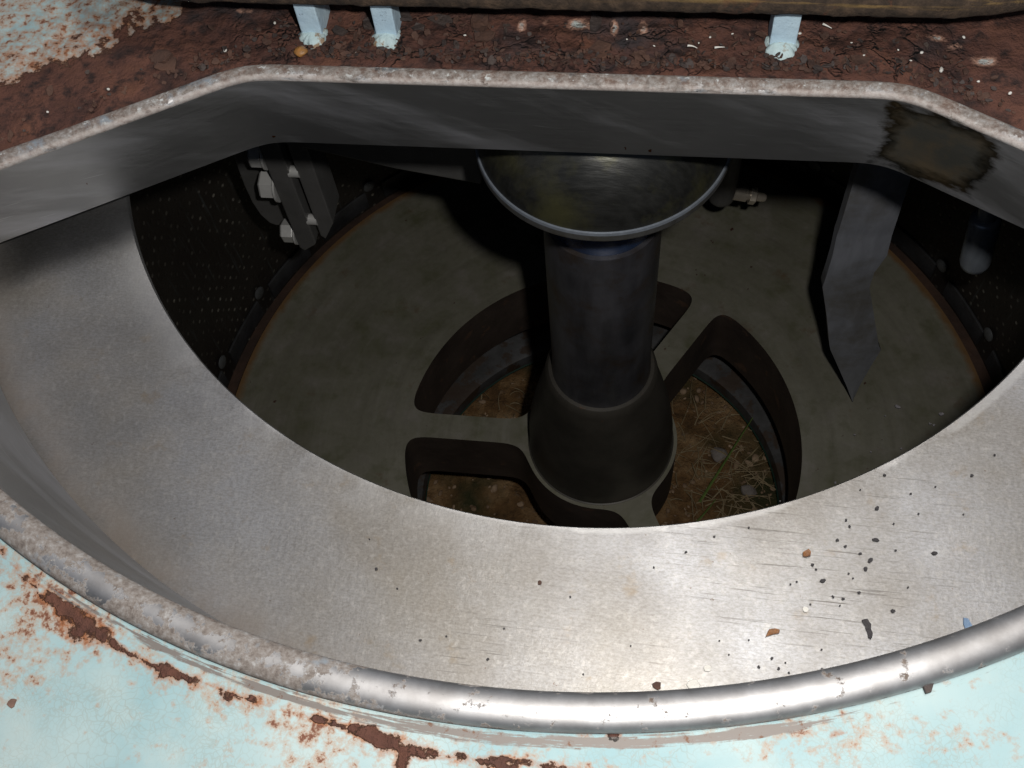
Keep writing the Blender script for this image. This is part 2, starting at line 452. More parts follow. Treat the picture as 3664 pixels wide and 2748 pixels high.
M['strip'] = simple('strip_steel', (.030, .030, .032), (.055, .056, .060), 12, .5, .3, .2)
M['stud'] = simple('stud_steel', (.075, .08, .082), (.11, .115, .12), 20, .5, .3, .1)
def mat_gasket():
    n = NT('old_fibre_gasket')
    x, y, z = n.sep()
    lay = n.noise(1.0, 5, .6, vec=n.comb(n.math('MULTIPLY', x, 4), n.math('MULTIPLY', y, 60), n.math('MULTIPLY', z, 90)))
    col = n.ramp(n.noise(40, 6, .65), [(.3, (.018, .012, .008)), (.5, (.050, .032, .020)), (.68, (.095, .060, .036))])
    yel = n.math('MULTIPLY', n.map(lay, .52, .66), n.math('MULTIPLY', n.map(x, -.1, .45), n.map(z, .352, .372)))
    col = n.mix(yel, col, (.40, .25, .075))
    col = n.mix(n.math('MULTIPLY', n.map(n.noise(16, 5, .6), .56, .66), n.map(x, .1, .4)), col, (.16, .058, .026))
    return n.done(col, .9, 0, n.bump(n.noise(75, 6, .7), .9, .012))
M['gasket'] = mat_gasket()
M['post'] = simple('flaking_blue_paint', (.46, .62, .74), (.54, .70, .79), 14, .5, 0, .3, c3=(.16, .19, .24), s3=44, t3=.615)
M['postside'] = M['post']
M['blob'] = simple('paint_on_weld', (.48, .62, .66), (.55, .68, .66), 16, .6, 0, .7, c3=(.30, .21, .13), s3=26, t3=.55, bd=.006)
M['flake'] = simple('rust_flake', (.055, .030, .023), (.11, .055, .036), 22, .85, 0, .5)
M['slate'] = simple('slate_scale', (.040, .030, .028), (.070, .050, .042), 22, .7, 0, .5)
M['chipdark'] = simple('black_chip', (.018, .016, .018), (.030, .026, .028), 60, .6, 0, .3)
M['chipbrown'] = simple('brown_chip', (.13, .075, .055), (.20, .12, .09), 60, .7, 0, .3)
M['leaf'] = simple('amber_husk', (.24, .095, .020), (.09, .032, .010), 70, .35, 0, .3)
M['white'] = simple('white_chip', (.62, .60, .54), (.75, .73, .68), 60, .6, 0, .3)
M['bluechip'] = simple('blue_chip', (.11, .18, .29), (.15, .23, .34), 60, .5, 0, .2)
M['greenedge'] = simple('green_sealant', (.008, .030, .020), (.010, .040, .026), 30, .6, 0, .1)
M['straw'] = simple('dry_straw', (.26, .19, .10), (.38, .30, .18), 30, .8, 0, .2)
M['green'] = simple('green_stem', (.10, .17, .035), (.17, .25, .06), 30, .6, 0, .2)
M['stone'] = simple('pale_stone', (.17, .145, .13), (.26, .23, .21), 30, .8, 0, .5)
M['pebble'] = simple('brown_pebble', (.14, .080, .040), (.46, .33, .22), 9, .9, 0, .5)
M['shell'] = simple('amber_shell', (.45, .20, .05), (.30, .16, .06), 90, .4, 0, .2, c3=(.03, .03, .04), s3=120, t3=.58)
def mat_ground():
    n = NT('bare_earth')
    a = n.noise(7, 8, .68); b = n.noise(30, 6, .7); c = n.noise(2.5, 4, .6)
    col = n.ramp(a, [(.3, (.08, .042, .016)), (.48, (.25, .135, .050)), (.66, (.48, .31, .155))])
    col = n.mix(n.map(c, .5, .66), col, (.060, .058, .018))
    col = n.mix(n.map(b, .6, .72), col, (.24, .17, .11))
    return n.done(col, .95, 0, n.bump(n.math('ADD', a, b), 1.0, .04))
M['ground'] = mat_ground()

# ------------------------------------------------------------------ the D-shaped opening
CX, CY, RB = -.055, .133, 1.482
ZT = .232                      # top of the casing plate
YB = -.2375
def d_outline():
    ex, ey = .597, YB - CY      # start of the chamfers, relative to the arc centre
    sl = math.radians(30)
    dx, dy = math.cos(sl), -math.sin(sl)
    b = ex * dx + ey * dy; c = ex * ex + ey * ey - RB * RB
    t = -b + math.sqrt(b * b - c)
    kx, ky = ex + dx * t, ey + dy * t
    a1 = math.atan2(ky, kx); a0 = math.pi - a1
    pts = []
    def seg(p, q):
        L = math.hypot(q[0] - p[0], q[1] - p[1]); m = max(2, int(L / .004))
        for i in range(m): pts.append((p[0] + (q[0] - p[0]) * i / m, p[1] + (q[1] - p[1]) * i / m))
    seg((ex, ey), (-ex, ey)); seg((-ex, ey), (-kx, ky))
    A0 = math.atan2(ky, -kx) + 2 * math.pi; A1 = math.atan2(ky, kx) + 2 * math.pi
    m = int((A1 - A0) * RB / .004)
    for i in range(m):
        a = A0 + (A1 - A0) * i / m; pts.append((RB * math.cos(a), RB * math.sin(a)))
    seg((kx, ky), (ex, ey))
    P = np.array(pts)
    def smooth(P, w, it):
        n = len(P)
        for _ in range(it):
            F = np.fft.fft(P[:, 0] + 1j * P[:, 1])
            k = np.zeros(n); h = int(w / 2 / .004); k[:h + 1] = 1; k[-h:] = 1; k /= k.sum()
            Q = np.fft.ifft(F * np.fft.fft(k)); P = np.stack([Q.real, Q.imag], 1)
        return P
    P = smooth(P, .085, 2)
    # re-inflate the arc a little: smoothing a 1.48 radius circle over .085 moves it by < .001
    d = np.linalg.norm(np.roll(P, -1, 0) - P, axis=1); s = np.concatenate([[0], np.cumsum(d)])
    N = 1150; tt = np.arange(N) / N * s[-1]
    Px = np.interp(tt, s, np.append(P[:, 0], P[0, 0])); Py = np.interp(tt, s, np.append(P[:, 1], P[0, 1]))
    P = np.stack([Px + CX, Py + CY], 1)
    T = np.roll(P, -1, 0) - np.roll(P, 1, 0); T /= np.linalg.norm(T, axis=1)[:, None]
    Nn = np.stack([T[:, 1], -T[:, 0]], 1)
    cen = P.mean(0)
    if ((P - cen) * Nn).sum() < 0: Nn = -Nn
    return P, Nn
OUT, NRM = d_outline()
NO = len(OUT)

def fbm(x, y, z=0.0, o=4):
    return mnoise.fractal(Vector((x, y, z)), 1.0, 2.0, o)

# ------------------------------------------------------------------ casing
casing = thing('centrifuge_casing', (CX, CY, -2.42), 'pale turquoise painted steel centrifuge casing, its far side deeply rusted, with a D-shaped opening', 'machine casing')

def blob(X, Y, cx, cy, rx, ry=None, ang=0.0):
    ry = ry or rx
    c, s = math.cos(ang), math.sin(ang)
    u = ((X - cx) * c + (Y - cy) * s) / rx; v = (-(X - cx) * s + (Y - cy) * c) / ry
    return np.exp(-(u * u + v * v))

def seg_dist(X, Y, pts):
    best = np.full(X.shape, 9.0)
    for (x0, y0), (x1, y1) in zip(pts[:-1], pts[1:]):
        dx, dy = x1 - x0, y1 - y0; L = dx * dx + dy * dy
        t = np.clip(((X - x0) * dx + (Y - y0) * dy) / L, 0, 1)
        best = np.minimum(best, np.hypot(X - x0 - t * dx, Y - y0 - t * dy))
    return best

ds = list(np.arange(0, .36, .0055)) + [.38, .42, .46]
C0 = np.array([-.055, -.7])
def to_circle(p, R):
    d = p - C0; d = d / np.linalg.norm(d); b = C0 @ d; c = C0 @ C0 - R * R
    return C0 + d * (-b + math.sqrt(b * b - c))
mb = MB()
rows = [[(OUT[i, 0] + NRM[i, 0] * d, OUT[i, 1] + NRM[i, 1] * d, ZT) for d in ds] for i in range(NO)]
for i in range(NO):
    q = np.array(rows[i][-1][:2]); e = to_circle(q, 2.15)
    for t in (.2, .45, .72, 1.0):
        r_ = q * (1 - t) + e * t; rows[i].append((r_[0], r_[1], ZT))
ds = ds + [.5, .6, .75, .95]
mb.grid(rows, closed_u=True)
V = np.array(mb.v); X, Y = V[:, 0], V[:, 1]
D = np.tile(np.array(ds), NO)
nz = np.array([fbm(x * 5, y * 5, 0.0) for x, y in zip(X, Y)])
nz2 = np.array([fbm(x * 22, y * 22, 3.0, 5) for x, y in zip(X, Y)])
# the rusted far side: everything behind the front arc, up to the surviving paint at the far left
back = np.clip((Y + .63) / .10 + nz * .8, 0, 1)
line = np.array([(-2.2, -.95), (-1.5, -.50), (-1.125, -.275), (-1.076, -.258), (-1.023, -.222), (-.965, -.193), (-.923, -.150), (-.872, -.130), (-.845, -.085), (-.80, .02), (-.78, .6)])
ly = np.interp(X - .035, line[:, 0], line[:, 1]) - .03
far = (Y - ly) / .05
fing = np.array([mnoise.noise(Vector((x * 26 + y * 13, y * 5 - x * 2, 1.7))) for x, y in zip(X, Y)])
keep = np.where(X < -.74, np.clip(far + fing * 1.1 + nz * .5, -1, 3), -1)
rust = back * (1 - np.clip((keep + .5) / 2.0, 0, 1) * .80)
rust = np.where((X < -.74) & (keep > .9), np.clip(.40 - .10 * (keep - .2), .02, 1) + .16 * blob(X, Y, -1.0, -.10, .3), rust)
# front: a line of rust following the seam round the rim
seam = [(-1.0, -.99), (-.785, -1.207), (-.749, -1.229), (-.688, -1.264), (-.631, -1.293), (-.592, -1.309), (-.554, -1.325), (-.516, -1.337), (-.482, -1.345), (-.399, -1.364), (-.31, -1.380), (-.228, -1.393), (-.182, -1.407), (-.151, -1.411), (-.09, -1.414), (-.001, -1.412), (.08, -1.415)]
sd = seg_dist(X, Y, seam)
amp = .53 + .16 * blob(X, Y, -.64, -1.288, .10, .06) + .10 * blob(X, Y, -.50, -1.34, .03) + .20 * blob(X, Y, -.15, -1.41, .16, .04)
blot = np.zeros_like(X)
for cx, cy, rx, ry, a in ((-.705, -1.258, .028, .010, .50), (-.672, -1.275, .026, .016, .60), (-.642, -1.294, .030, .019, .70), (-.612, -1.300, .024, .012, .60), (-.585, -1.314, .022, .008, .48), (-.516, -1.338, .014, .012, .58), (-.470, -1.352, .018, .012, .45), (-.420, -1.362, .020, .010, .42), (-.222, -1.394, .022, .010, .62), (-.188, -1.404, .020, .014, .66), (-.168, -1.425, .012, .016, .58), (-.09, -1.413, .016, .010, .52), (-.06, -1.418, .012, .014, .50), (.01, -1.414, .02, .008, .45), (.06, -1.372, .018, .008, .55), (.10, -1.368, .012, .012, .52), (.385, -1.338, .016, .006, .5)):
    blot = np.maximum(blot, a * blob(X, Y, cx, cy, rx * 1.25, ry * 1.35, -.45 * np.sign(-cx - .1) if abs(cx) > .3 else -.2))
w = .0050 + .006 * blob(X, Y, -.645, -1.288, .05, .04) + .008 * blob(X, Y, -.19, -1.405, .05) + .004 * (nz2 + .5)
sdn = np.maximum(0, np.abs(sd + .010 * nz2 + .004 * nz) - .001)
brk = .72 + .28 * np.clip(nz * 2 + .6, 0, 1)
front = (1 - back) * np.maximum(amp * brk * np.exp(-(sdn / w) ** 2), blot * (1 + .35 * nz2))
rust = np.maximum(rust, front)
spot = (1 - back) * np.clip(.02 + .35 * np.exp(-(sd / .035) ** 2) + .30 * blob(X, Y, -.72, -1.33, .10, .14) + .18 * blob(X, Y, -.35, -1.45, .2, .06) + .40 * blob(X, Y, .45, -1.33, .22, .05) + .30 * nz, 0, 1)
spot += np.where((X < -.77), np.clip(keep, 0, 1) * .50, 0)
pale = np.zeros_like(X)
for cx, cy, rx, ry, a in ((-.147, -.105, .014, .026, .75), (-.104, -.095, .012, .02, .6), (-.043, -.100, .034, .024, .85), (.025, -.104, .012, .03, .75), (.078, -.106, .014, .030, .75), (.16, -.104, .012, .02, .5), (.598, -.114, .024, .016, .70), (.628, -.134, .022, .018, .62), (.676, -.168, .034, .020, .80), (-.69, -.085, .03, .016, .6), (-.81, -.21, .03, .012, .42), (-.88, -.285, .018, .012, .38), (-1.0, -.36, .012, .014, .35)):
    pale = np.maximum(pale, a * blob(X, Y, cx, cy, rx, ry))
pale = np.where(back > .5, pale + .06 * nz, 0)
# worn strip of bare metal beside the rim at the front
bare = (1 - back) * np.exp(-((D - .036) / .012) ** 2) * np.clip(.34 + .40 * blob(X, Y, -.03, -1.37, .20, .1) + .26 * blob(X, Y, .25, -1.34, .14, .1) + .24 * blob(X, Y, -.42, -1.25, .18, .1) + .18 * nz, 0, .60)
scale = np.clip(back * (1.2 - np.abs(D - .08) / .09), 0, 1) * np.clip(.45 + nz * 1.4, 0, 1) * np.clip((.72 - np.abs(X + .03)) / .12, .06, 1)
# the surface itself: heavy scale near the rim, a shallow step at the front seam
Z = V[:, 2] + back * (.006 * nz * np.clip(D / .05, 0, 1) + .005 * nz2 * np.clip(D / .03, 0, 1)) 
Z += (1 - back) * (-.004 * np.clip((D - .03) / .05, 0, 1) - .05 * np.clip((D - .10) / .5, 0, 1) ** 1.3)
Z += (1 - back) * .0012 * nz * np.clip((D - .03) / .05, 0, 1)
mb.v = [(a, b, c) for a, b, c in zip(X, Y, Z)]
top = mb.build('top_plate', M['casing'], casing, smooth=70, attrs=dict(rust=rust, spot=spot, pale=pale, bare=bare, scale=scale, along=np.repeat(np.arange(NO) * .0062, len(ds)), off=D))

def sweep(prof, out=OUT, nrm=NRM, closed=False, fn=None):
    """prof: (offset outward, z)"""
    rows = []
    for i in range(NO):
        pr = prof if fn is None else fn(i)
        rows.append([(out[i, 0] + nrm[i, 0] * d, out[i, 1] + nrm[i, 1] * d, z) for d, z in pr])
    return rows

# rolled stainless rim
rb_ = .0262
pro = [(rb_ * math.cos(math.radians(a)), ZT + .005 + rb_ * .62 * math.sin(math.radians(a))) for a in range(-40, 221, 12)]
def bead_prof(i):
    t = min(1, max(0, (OUT[i, 1] + 1.05) / .65)); k = 1 - .36 * t
    return [(-rb_ + (d + rb_) * k, ZT + .005 + (z - ZT - .005) * (1 - .25 * t)) for d, z in pro]
mb = MB(); mb.grid(sweep(None, fn=bead_prof), closed_u=True)
V = np.array(mb.v); npf = len(pro)
A = np.tile(np.array([float(a) for a in range(-40, 221, 12)]), NO)
X, Y = V[:, 0], V[:, 1]
bk = np.clip((Y + .72) / .12, 0, 1)
nz = np.array([fbm(x * 9, y * 9, 5.0) for x, y in zip(X, Y)])
crust = .12 + .46 * np.clip((-.02 - X) / .30, 0, 1) * (1 - bk) + .10 * np.clip((X - .42) / .15, 0, 1) * (1 - bk) + .08 * nz
crust = np.where(bk > .5, .64 + .15 * nz, crust)
outer = np.clip((35 - A) / 50, 0, 1)
crust = np.where(bk < .5, crust + .26 * outer + .16 * np.clip((A - 140) / 30, 0, 1) - .10 * np.exp(-((A - 85) / 30) ** 2), crust - .14 * np.clip((A - 120) / 40, 0, 1))
under = np.clip((12 - A) / 45, 0, 1)
rimb = mb.build('rim', M['bead'], casing, smooth=60, attrs=dict(crust=crust, under=under, band=bk * np.clip((A - 125) / 20, 0, 1), outback=bk * np.clip((150 - A) / 25, 0, 1), back=bk))

# stainless liner hanging below the rim, closing in to the basket mouth plate at the front
def liner(i):
    p = OUT[i]; d0 = -.0235
    q = p + NRM[i] * (-.030)
    front = min(1, max(0, (-.55 - p[1]) / .2))
    r = math.hypot(q[0], q[1])
    rt = 1.325
    if r > rt:
        k = 1 - rt / r
        dq = q * (1 - k)
        dd = -math.hypot(*(p - dq))
        zb = .035
        dd_ = (dq - p)
        return d0, dd_, zb
    return d0, NRM[i] * (-.030), .070 * (1 - front) + .035 * front
rows = []
for i in range(NO):
    d0, off, zb = liner(i)
    p = OUT[i]
    a = np.array([p[0] + NRM[i, 0] * d0, p[1] + NRM[i, 1] * d0]); b = p + off
    row = []
    for t in np.linspace(0, 1, 9):
        q = a * (1 - t) + b * t
        row.append((q[0], q[1], (ZT + .004) * (1 - t) + zb * t))
    # fold back behind itself: 2.5 mm sheet
    bo = b + NRM[i] * .010; ao = a + NRM[i] * .010
    row.append((bo[0], bo[1], zb)); row.append((ao[0], ao[1], ZT - .012))
    rows.append(row)
mb = MB(); mb.grid(rows, closed_u=True)
mb.build('opening_liner', M['skirt'], casing, smooth=50)

# outer wall and bottom of the casing
dO = ds[-1]
ring = [to_circle(np.array([OUT[i, 0] + NRM[i, 0] * .46, OUT[i, 1] + NRM[i, 1] * .46]), 2.14) for i in range(0, NO, 10)]
mb = MB(); mb.grid([[(x, y, ZT - .004 - .05 * min(1, max(0, (-.6 - y) / .1))), (x, y, -2.48)] for x, y in ring], closed_u=True)
mb.build('outer_wall', M['post'], casing, smooth=60)
# underside of the plate over the basket (dark)
mb = MB(); mb.grid([[(OUT[i, 0] + NRM[i, 0] * .005, OUT[i, 1] + NRM[i, 1] * .005, ZT - .022), tuple(to_circle(OUT[i] + NRM[i] * .46, 2.13)) + (ZT - .09,)] for i in range(NO)], closed_u=True)
mb.build('plate_underside', M['under'], casing)
mb = MB()
mb.lathe([(2.2, -2.29), (.74, -2.29), (.715, -2.30), (.71, -2.32), (.71, -2.352)], 128)
mb.build('bottom_plate', M['under'], casing, smooth=40)

mb = MB(); mb.lathe([(.711, -2.353), (.706, -2.358), (.710, -2.37)], 128)
mb.build('hole_edge', M['greenedge'], casing, smooth=40)

# the cover plate lies over the far half, carried on short painted posts
def post(x0, x1, y, dep, rag):
    m = MB(); m.box((x0, y, ZT - .004), (x1, y + dep, .333))
    o = m.build('post', M['post'], casing, bevel=.003)
    # ragged paint over the weld at its foot
    m = MB(); n = 46
    cx, cy = (x0 + x1) / 2, y + .002
    rowsb = []
    for k in range(n):
        a = 2 * math.pi * k / n
        rr = 1 + .42 * fbm(math.cos(a) * 1.3 + cx * 9, math.sin(a) * 1.3, rag) + .04 * rnd.uniform(-1, 1)
        rx, ry = (x1 - x0) * .64 * rr, .030 * rr
        rowsb.append([(cx, cy, ZT + .013), (cx + rx * .6 * math.cos(a), cy + ry * .6 * math.sin(a), ZT + .011), (cx + rx * math.cos(a), cy + ry * math.sin(a), ZT + .0045), (cx + rx * 1.02 * math.cos(a), cy + ry * 1.02 * math.sin(a), ZT - .01)])
    m.grid(rowsb, closed_u=True)
    m.build('weld', M['blob'], o, smooth=60)
post(-.560, -.520, -.150, .075, 1.0)
post(-.417, -.377, -.148, .05, 2.0)
post(.305, .352, -.146, .05, 3.0)

# ------------------------------------------------------------------ cover with its gasket, along the far edge
cover = thing('cover_plate', (-.07, .5, .335), 'flat cover with a brown frayed gasket edge, lying on the posts above the rusted plate', 'cover')
def hood_outline(off, n=40):
    pts = [(-.735, -.176), (.575, -.176)]
    # straight front, rounded corners into 28 degree chamfers, then away to the back
    path = []
    def arc(cx, cy, r, a0, a1, m=14):
        for k in range(m + 1):
            a = math.radians(a0 + (a1 - a0) * k / m)
            path.append((cx + r * math.cos(a), cy + r * math.sin(a)))
    r = .60 + off
    arc(-.700, .418, r, 240, 270)
    arc(.550, .418, r, 270, 300)
    path.append((1.45 + off, .85)); path.append((1.45 + off, 1.5 + off)); path.append((-1.59 - off, 1.5 + off)); path.append((-1.59 - off, .85))
    return path
def slab(zs_offs):
    m = MB(); rows = []
    cols = [hood_outline(o) for o, z in zs_offs]
    n = len(cols[0])
    # densify
    def dens(c):
        q = []
        for a, b in zip(c, c[1:] + c[:1]):
            L = math.hypot(b[0] - a[0], b[1] - a[1]); k = max(1, int(L / .02)) if min(a[1], b[1]) < .1 else 1
            for i in range(k): q.append((a[0] + (b[0] - a[0]) * i / k, a[1] + (b[1] - a[1]) * i / k))
        return q
    base = cols[0]
    dense = []
    for a, b, i in zip(base, base[1:] + base[:1], range(n)):
        L = math.hypot(b[0] - a[0], b[1] - a[1]); k = max(1, int(L / .008)) if min(a[1], b[1]) < .3 else 1
        dense += [(i, t / k) for t in range(k)]
    for (i, t) in dense:
        row = []
        for c, (o, z) in zip(cols, zs_offs):
            a, b = c[i], c[(i + 1) % n]
            x, y = a[0] + (b[0] - a[0]) * t, a[1] + (b[1] - a[1]) * t
            j = .0025 * fbm(x * 30, y * 30, z * 60) if 0 < o + 1 else 0
            row.append((x, y - j, z + .0018 * fbm(x * 45, y * 45, 7 + z * 40)))
        rows.append(row)
    b0 = len(m.v); w = len(zs_offs)
    m.grid(rows, closed_u=True)
    nn = len(rows)
    m.f.append(tuple(b0 + k * w for k in range(nn))); m.mi.append(0)
    m.f.append(tuple(b0 + k * w + w - 1 for k in range(nn))[::-1]); m.mi.append(0)
    return m
slab([(-.012, .335), (-.003, .337), (.002, .345), (.002, .355), (-.002, .363), (-.007, .370), (-.016, .374)]).build('gasket', M['gasket'], cover, smooth=50)
slab([(-.02, .376), (-.02, .43), (-.028, .44)]).build('plate', M['post'], cover, smooth=40)

# ------------------------------------------------------------------ basket
basket = thing('centrifuge_basket', (0, 0, -2.05), 'round perforated steel basket with wide grey lip and spoked hub inside the opening', 'centrifuge basket')
# lip ring
mb = MB()
rads = [1.0] + list(np.linspace(1.0022, 1.02, 4)) + list(np.linspace(1.04, 1.43, 28))
NA = 360
rows = []
for k in range(NA):
    a = 2 * math.pi * k / NA
    c, s = math.cos(a), math.sin(a)
    row = [(1.0 * c - .01, 1.0 * s, -.016), (1.0 * c - .01, 1.0 * s, -.003)]
    row += [(r * c - .01 * (1.42 - min(r, 1.42)) / .42, r * s, 0.0) for r in rads[1:]]
    rows.append(row)
mb.grid(rows, closed_u=True)
V = np.array(mb.v); rr = np.hypot(V[:, 0], V[:, 1])
edge = np.exp(-((rr - 1.32) / .05) ** 2) * np.clip((-V[:, 0] + .25) / .9, .15, 1)
mouth = np.where(rr < 1.008, .9, 0) + np.exp(-((rr - 1.0) / .055) ** 2) * np.clip(.35 - V[:, 0], 0, 1)
mb.build('lip', M['ring'], basket, smooth=40, attrs=dict(edge=edge, mouth=mouth))
mb = MB(); mb.lathe([(1.432, -.012), (1.42, -.018), (1.42, -1.80)], 256)
mb.build('perforated_wall', M['wall'], basket, smooth=30)
mb = MB(); mb.lathe([(1.43, -1.80), (1.35, -1.80)], 160)
mb.build('base_ring', M['dark'], basket, smooth=30)

# spoked floor
ZF = -1.753
def slot(a0, a1, ro=.698, ri=.272, hw=.048):
    """kidney-shaped opening between the spokes at angles a0 and a1"""
    pts = []
    def edge_pt(ang, side, r):
        # point at radius r, offset hw from the spoke's axis
        t = math.asin(hw / r); return ang + side * t
    A = edge_pt(a0, 1, ro); B = edge_pt(a1, -1, ro)
    for k in range(60): 
        a = A + (B - A) * k / 59; pts.append((ro * math.cos(a), ro * math.sin(a)))
    C_ = edge_pt(a1, -1, ri); D_ = edge_pt(a0, 1, ri)
    for k in range(40):
        a = C_ + (D_ - C_) * k / 39; pts.append((ri * math.cos(a), ri * math.sin(a)))
    P = np.array(pts); Pn = np.vstack([P, P[:1]])
    d = np.linalg.norm(np.diff(Pn, axis=0), axis=1); s = np.concatenate([[0], np.cumsum(d)])
    n = int(s[-1] / .006); tt = np.arange(n) / n * s[-1]
    Q = np.stack([np.interp(tt, s, Pn[:, 0]), np.interp(tt, s, Pn[:, 1])], 1)
    h = 7
    for _ in range(3):
        acc = np.zeros_like(Q)
        for k in range(-h, h + 1): acc += np.roll(Q, k, 0)
        Q = acc / (2 * h + 1)
    return Q[::2]
cu = bpy.data.curves.new('floor_shape', 'CURVE'); cu.dimensions = '2D'; cu.fill_mode = 'BOTH'; cu.extrude = .15 * S
def add_spline(P):
    sp = cu.splines.new('POLY'); sp.points.add(len(P) - 1)
    for p, q in zip(sp.points, P): p.co = (q[0] * S, q[1] * S, 0, 1)
    sp.use_cyclic_u = True
add_spline([(1.358 * math.cos(2 * math.pi * k / 200), 1.358 * math.sin(2 * math.pi * k / 200)) for k in range(200)])
sa = [math.radians(-62.0), math.radians(58.0), math.radians(179.5), math.radians(298.0)]
for k in range(3): add_spline(slot(sa[k], sa[k + 1]))
tmp = bpy.data.objects.new('floor_shape', cu); COL.objects.link(tmp)
bpy.context.view_layer.update()
me = bpy.data.meshes.new_from_object(tmp.evaluated_get(bpy.context.evaluated_depsgraph_get()))
bpy.data.objects.remove(tmp); bpy.data.curves.remove(cu)
me.materials.clear(); me.materials.append(M['floor']); me.materials.append(M['brown'])
me.transform(Matrix.Translation((0, 0, (ZF - .15) * S)))
bm = bmesh.new(); bm.from_mesh(me)
bmesh.ops.remove_doubles(bm, verts=bm.verts[:], dist=1e-6)
bmesh.ops.recalc_face_normals(bm, faces=bm.faces[:])
for f in bm.faces:
    f.material_index = 0 if abs(f.normal.z) > .5 else 1
    f.smooth = abs(f.normal.z) < .5
es = [e for e in bm.edges if len(e.link_faces) == 2 and abs(e.link_faces[0].normal.z - e.link_faces[1].normal.z) > .5]
for e in es: e.smooth = False
bm.to_mesh(me); bm.free()
me.name = 'floor'
link(bpy.data.objects.new('floor', me), basket)
mb = MB(); mb.lathe([(.256, ZF - .02), (.256, ZF + .002), (.251, ZF + .004), (.249, ZF + .03), (.246, -1.64), (.237, -1.56), (.221, -1.47), (.203, -1.39), (.186, -1.32), (.176, -1.26), (.171, -1.235), (.164, -1.226), (.15, -1.224)], 128)
mb.build('hub', M['hub'], basket, smooth=35)
mb = MB(); mb.lathe([(.156, -1.30), (.150, -1.15), (.149, -.475), (.146, -.46), (.12, -.458)], 96)
sh = mb.build('drive_shaft', M['shaft'], basket, smooth=35)
mb = MB(); mb.lathe([(.130, -.468), (.138, -.45), (.138, -.21), (.12, -.20)], 96)
mb.build('seal', M['blue'], sh, smooth=35)
mb = MB(); mb.lathe([(.10, -.192), (.281, -.192), (.287, -.188), (.2885, -.184), (.2885, -.168)], 160)
mb.lathe([(.2885, -.168), (.2868, -.1615), (.283, -.1605)], 160, mi=1)  # lighter material on the chamfer paints in the rim's bright highlight line
rimo = None
dm = MB(); dm.lathe([(.283, -.160), (.280, -.140), (.272, -.108), (.258, -.072), (.237, -.036), (.208, -.002), (.172, .026), (.13, .044), (.105, .052), (.105, .20)], 160)
disc = dm.build('distributor_disc', M['disc'], basket, smooth=60)
mb.build('rim', [M['edge'], M['rod']], disc, smooth=20)
# strips and studs that hold the screen down
def arcbar(a0, a1, r0, r1, z0, z1):
    m = MB(); rows = []
    for k in range(13):
        a = math.radians(a0 + (a1 - a0) * k / 12); c, s = math.cos(a), math.sin(a)
        rows.append([(r0 * c, r0 * s, z0), (r0 * c, r0 * s, z1), (r1 * c, r1 * s, z1), (r1 * c, r1 * s, z0)])
    m.grid(rows, closed_v=True)
    m.add(rows[0], [(0, 1, 2, 3)]); m.add(rows[-1], [(3, 2, 1, 0)])
    return m
for k in range(28):
    a = 19.0 + 12.86 * k
    if not (5 < a % 360 < 180 or a % 360 > 340): continue
    arcbar(a + 1.0, a + 10.6, 1.409, 1.418, -1.775, -1.69).build('retaining_strip', M['strip'], basket, smooth=30, bevel=.003)
    ar = math.radians(a); c, s = math.cos(ar), math.sin(ar)
    m = MB(); m.revolve((1.412 * c, 1.412 * s, -1.665), (1.3 * c, 1.3 * s, -1.665), [(0, .026), (.004, .026), (.008, .020), (.009, .008)], 18)
    m.build('stud', M['stud'], basket, smooth=50)

# ------------------------------------------------------------------ plough blade
plough = thing('plough_blade', (.68, .19, .2), 'long grey steel plough blade with a pointed tip, hanging over the basket floor', 'scraper blade')
rowsb = [(.20, .603, .733, .16, 0), (-.555, .623, .762, .17, 0), (-.74, .630, .775, .184, 0), (-.77, .630, .777, .186, 0), (-.84, .632, .780, .172, 0), (-.93, .635, .766, .176, 0), (-1.02, .638, .773, .186, 0), (-1.18, .680, .822, .186, 0), (-1.343, .718, .872, .184, 0), (-1.37, .726, .885, .184, 0), (-1.50, .779, .878, .188, 0), (-1.62, .828, .873, .190, 0), (-1.725, .868, .873, .191, 0)]
mb = MB(); rows = []
for z, xl, xr, y, _ in rowsb:
    rows.append([(xl, y + .002, z), (xl + (xr - xl) * .5, y - .002, z), (xr, y + .010, z), (xr - .004, y + .034, z), (xl - .004, y + .036, z)])
mb.grid(rows, closed_v=True)
mb.add(rows[0], [(0, 1, 2, 3, 4)]); mb.add(rows[-1], [(4, 3, 2, 1, 0)])
mb.build('blade', M['blade'], plough, smooth=38)
mb = MB(); mb.box((.59, .20, -.10), (.75, .28, .20)); mb.build('holder', M['bracket'], plough, bevel=.006)

# ------------------------------------------------------------------ bolted bracket
brk = thing('bolted_bracket', (-.9, .25, .2), 'pair of grey steel bars with shiny hexagon bolts, left inside the basket', 'bracket')
def bar(x0, x1, z0l, z0r, y0, y1, lean):
    m = MB()
    poly = [(x0 + lean, .20), (x1 + lean, .20), (x1, z0r + .01), (x1 - .006, z0r), (x0 + .012, z0l), (x0, z0l + .015)]
    m.prism_y(poly, y0, y1)
    return m.build('bar', M['bracket'], brk, bevel=.004)
bar(-.938, -.880, -.978, -.945, .20, .30, .006)
bar(-.859, -.806, -.918, -.850, .205, .31, .004)
m = MB()
cam = [(-1.075, .20), (-1.083, -.70), (-1.088, -.80), (-1.087, -.88), (-1.078, -.94), (-1.060, -.98), (-1.04, -.992), (-1.02, -.985), (-.95, -1.0), (-.93, .2)]
m.prism_y(cam, .30, .335); m.build('cam_plate', M['bracket'], brk, bevel=.004)
